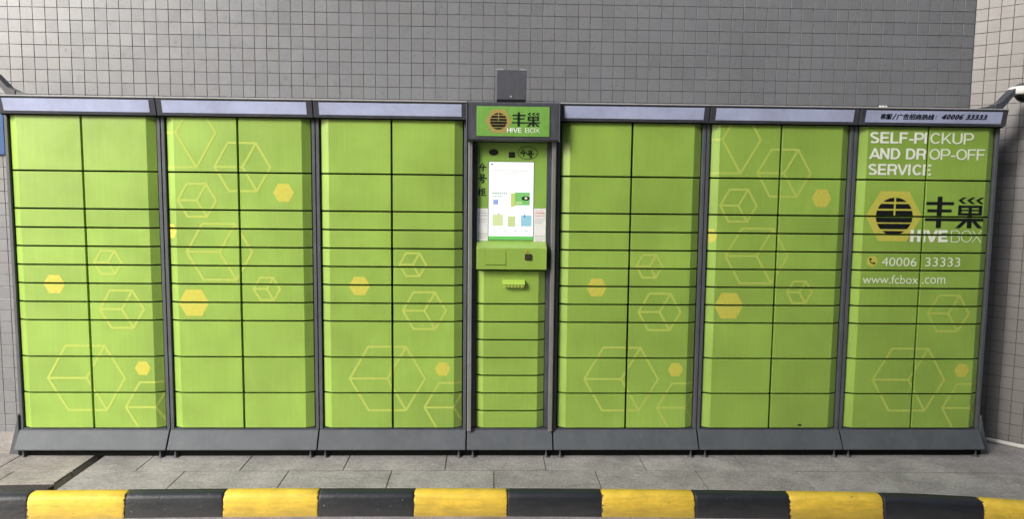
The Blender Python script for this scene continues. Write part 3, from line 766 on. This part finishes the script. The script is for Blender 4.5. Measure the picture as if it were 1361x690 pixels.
# console box below the screen
con = link('console', prism([(UY, 1.326), (-.052, 1.293), (-.054, 1.288), (-.050, 1.162), (.044, 1.158), (.044, 1.326)], 'x', -.2095, .2095, .0018), GREEN, ter)
hat = link('console_hatch', box(-.155, -.036, -.0546, -.046, 1.192, 1.287, .0006), GREEN, con); hat.location = (0, .0003, 0)
for a in ((-.1565, -.1552, 1.190, 1.289), (-.0358, -.0345, 1.190, 1.289), (-.1565, -.0345, 1.1895, 1.1910)):
    link('hatch_seam', box(a[0], a[1], -.0537, -.046, a[2], a[3], 0), flat_mat('seam', (.10, .19, .02), .6), con)
rd = link('card_reader', box(.078, .117, -.0605, -.046, 1.221, 1.256, .001), BLACKP, con)
for i in range(3):
    for j in range(2): link('key', box(.083+i*.011, .091+i*.011, -.0625, -.058, 1.228+j*.013, 1.236+j*.013, .0008), flat_mat('key_brown', (.11, .07, .04), .4) if i+j == 0 else ORANGE if False else bpy.data.materials['key_brown'], rd)
link('status_lamp', box(.086, .100, -.056, -.046, 1.264, 1.273, .001), ORANGE, con)
# doors of the terminal
TF, TO = .166, .2085
def tdoor(z0, h):
    o = link('locker_door', door_mesh(0, h, TO, TF, 0, True), GREEN, ter, (0, 0, z0)); o.rotation_euler = (random.uniform(-.001, .001), 0, 0); return o
me1 = door_mesh(0, UN, TO, TF, 0, True)
for i in range(7):
    o = link('locker_door', me1, GREEN, ter, (0, 0, ZB+i*UN)); o.rotation_euler = (random.uniform(-.0014, .0014), 0, 0)
fd = tdoor(ZB+7*UN, 1.152-(ZB+7*UN)); fd.rotation_euler = (0, 0, 0)
z0 = ZB+7*UN
sc = link('scanner_hood', prism([(.004, 1.098-z0), (-.030, 1.075-z0), (-.034, 1.071-z0), (-.034, 1.068-z0), (.004, 1.068-z0)], 'x', -.050, .083, .001), LIME, fd)
link('scanner_mouth', box(-.044, .079, -.028, .004, 1.050-z0, 1.0675-z0, .001), flat_mat('olive_plastic', (.30, .33, .06), .4), fd)
for i in range(6):
    link('rib', box(-.040+i*.020, -.032+i*.020, -.0305, -.02, 1.051-z0, 1.067-z0, .0006), bpy.data.materials['lime_plastic'], fd)

# ------------------------------------------------------------------ things on top of the lockers
bx = empty('metal_box', (-.011, 0, 2.1475), 'square grey sheet metal box standing on top of the central terminal header', 'metal box')
link('case', box(-.087, .086, -.060, .085, .014, .184, .002), BOXM, bx)
link('base_gasket', box(-.084, .083, -.056, .08, .0, .0138, 0), BLACKP, bx)
for s in (-1, 1):
    link('hinge_lug', box(s*.066-.020, s*.066+.020, -.055, -.01, .1842, .1905, .001), LIP, bx)
link('screw', prism([(.006*math.cos(a*math.pi/5)-.003, .032+.006*math.sin(a*math.pi/5)) for a in range(10)], 'y', -.063, -.058, .0005), LIP, bx)
def arm(s, x, cx, lab, lab2):
    """bracket bolted flat on the header, bending up and outward to carry a dome camera; x is the elbow's foot"""
    a = empty('camera_bracket', (x, .03, 2.1500), lab, 'bracket', 'camera brackets at both ends of the locker row')
    P = lambda L: [(s*(p-2.95), q) for p, q in L]
    link('base_plate', prism(P([(2.72, 0), (2.952, 0), (2.952, .006), (2.72, .004)]), 'y', -.045, .045, .0008), FRAME, a)
    link('strap', prism(P([(2.905, .0065), (2.955, .0065), (3.028, .098), (3.056, .138), (3.40, .160), (3.40, .190), (3.09, .168), (3.018, .126), (2.948, .050), (2.905, .030)]), 'y', -.034, .034, .0015), HEAD, a)
    link('gusset', prism(P([(2.80, .0065), (2.903, .0065), (2.903, .028)]), 'y', -.030, .030, .0008), FRAME, a)
    k = empty('dome_camera', (x+s*cx, .03, 2.2935), lab2, 'camera')
    link('housing', lathe([(.098, -.050), (.104, -.045), (.104, -.010), (.095, -.001), (.05, -.0005)], 32), WHITEP, k)
    link('dome', lathe([(.004, -.094), (.030, -.090), (.050, -.079), (.062, -.064), (.066, -.0502)], 28), BLACKP, k)
    return a
arm(1, 2.955, .172, 'dark grey metal bracket rising from the right end of the locker row', 'white dome camera with black bubble at the upper right edge, hung from its bracket')
arm(-1, -2.925, .235, 'dark grey metal bracket rising from the left end of the locker row', 'white dome camera at the far left, hung from its bracket above the blue sign')
scp = empty('paper_scrap', (2.21, -.03, 2.1477), 'tiny crumpled white scrap lying on top of the rightmost locker header', 'scrap')
bm = bmesh.new()
for i in range(3):
    c = Vector((-.018+.018*i, random.uniform(-.004, .004), .006)); bmesh.ops.create_icosphere(bm, subdivisions=2, radius=.008, matrix=Matrix.Translation(c))
for v in bm.verts: v.co += Vector((random.uniform(-.002, .002), random.uniform(-.002, .002), random.uniform(-.002, .002)))
link('crumple', finish(bm), WHITEP, scp)

# blue notice board on the wall, mostly outside the frame
bs = empty('blue_sign', (-3.45, Y_WALL-.006, 1.96), 'blue wall sign with a white inner border at the far left edge', 'sign')
link('board', box(-.235, .235, -.018, .0, -.135, .135, .003), BLUE, bs)
bm = bmesh.new()
for q in ((-.205, .205, .112, .116), (-.205, .205, -.052, -.048), (-.205, -.201, -.048, .112), (.201, .205, -.048, .112)): addbox(bm, q[0], q[1], -.0192, -.0185, q[2], q[3])
link('border', finish(bm), WHITEP, bs)
bm = bmesh.new()
for i in range(5): addbox(bm, .05+i*.032, .072+i*.032, -.0192, -.0185, -.088, -.076)
link('bottom_text', finish(bm), WHITEP, bs)

# unseen building added across the road to shade the right part of the row
ob = empty('added_shade_building', (-10.2, -11, -.128), 'unseen grey concrete building added across the road to shade the lockers', 'building')
link('wall', box(0, 44, -9, 0, 0, 12.4, 0), flat_mat('concrete', (.20, .20, .19), .8, .25, 1.2), ob)
Mw = box(-.9, .9, -.05, .06, 0, 1.6, .02)
for i in range(14):
    for j in range(3): link('window', Mw, flat_mat('window_glass', (.03, .035, .04), .1) if i+j == 0 else bpy.data.materials['window_glass'], ob, (2+i*3, 0, 1.2+j*3.4))
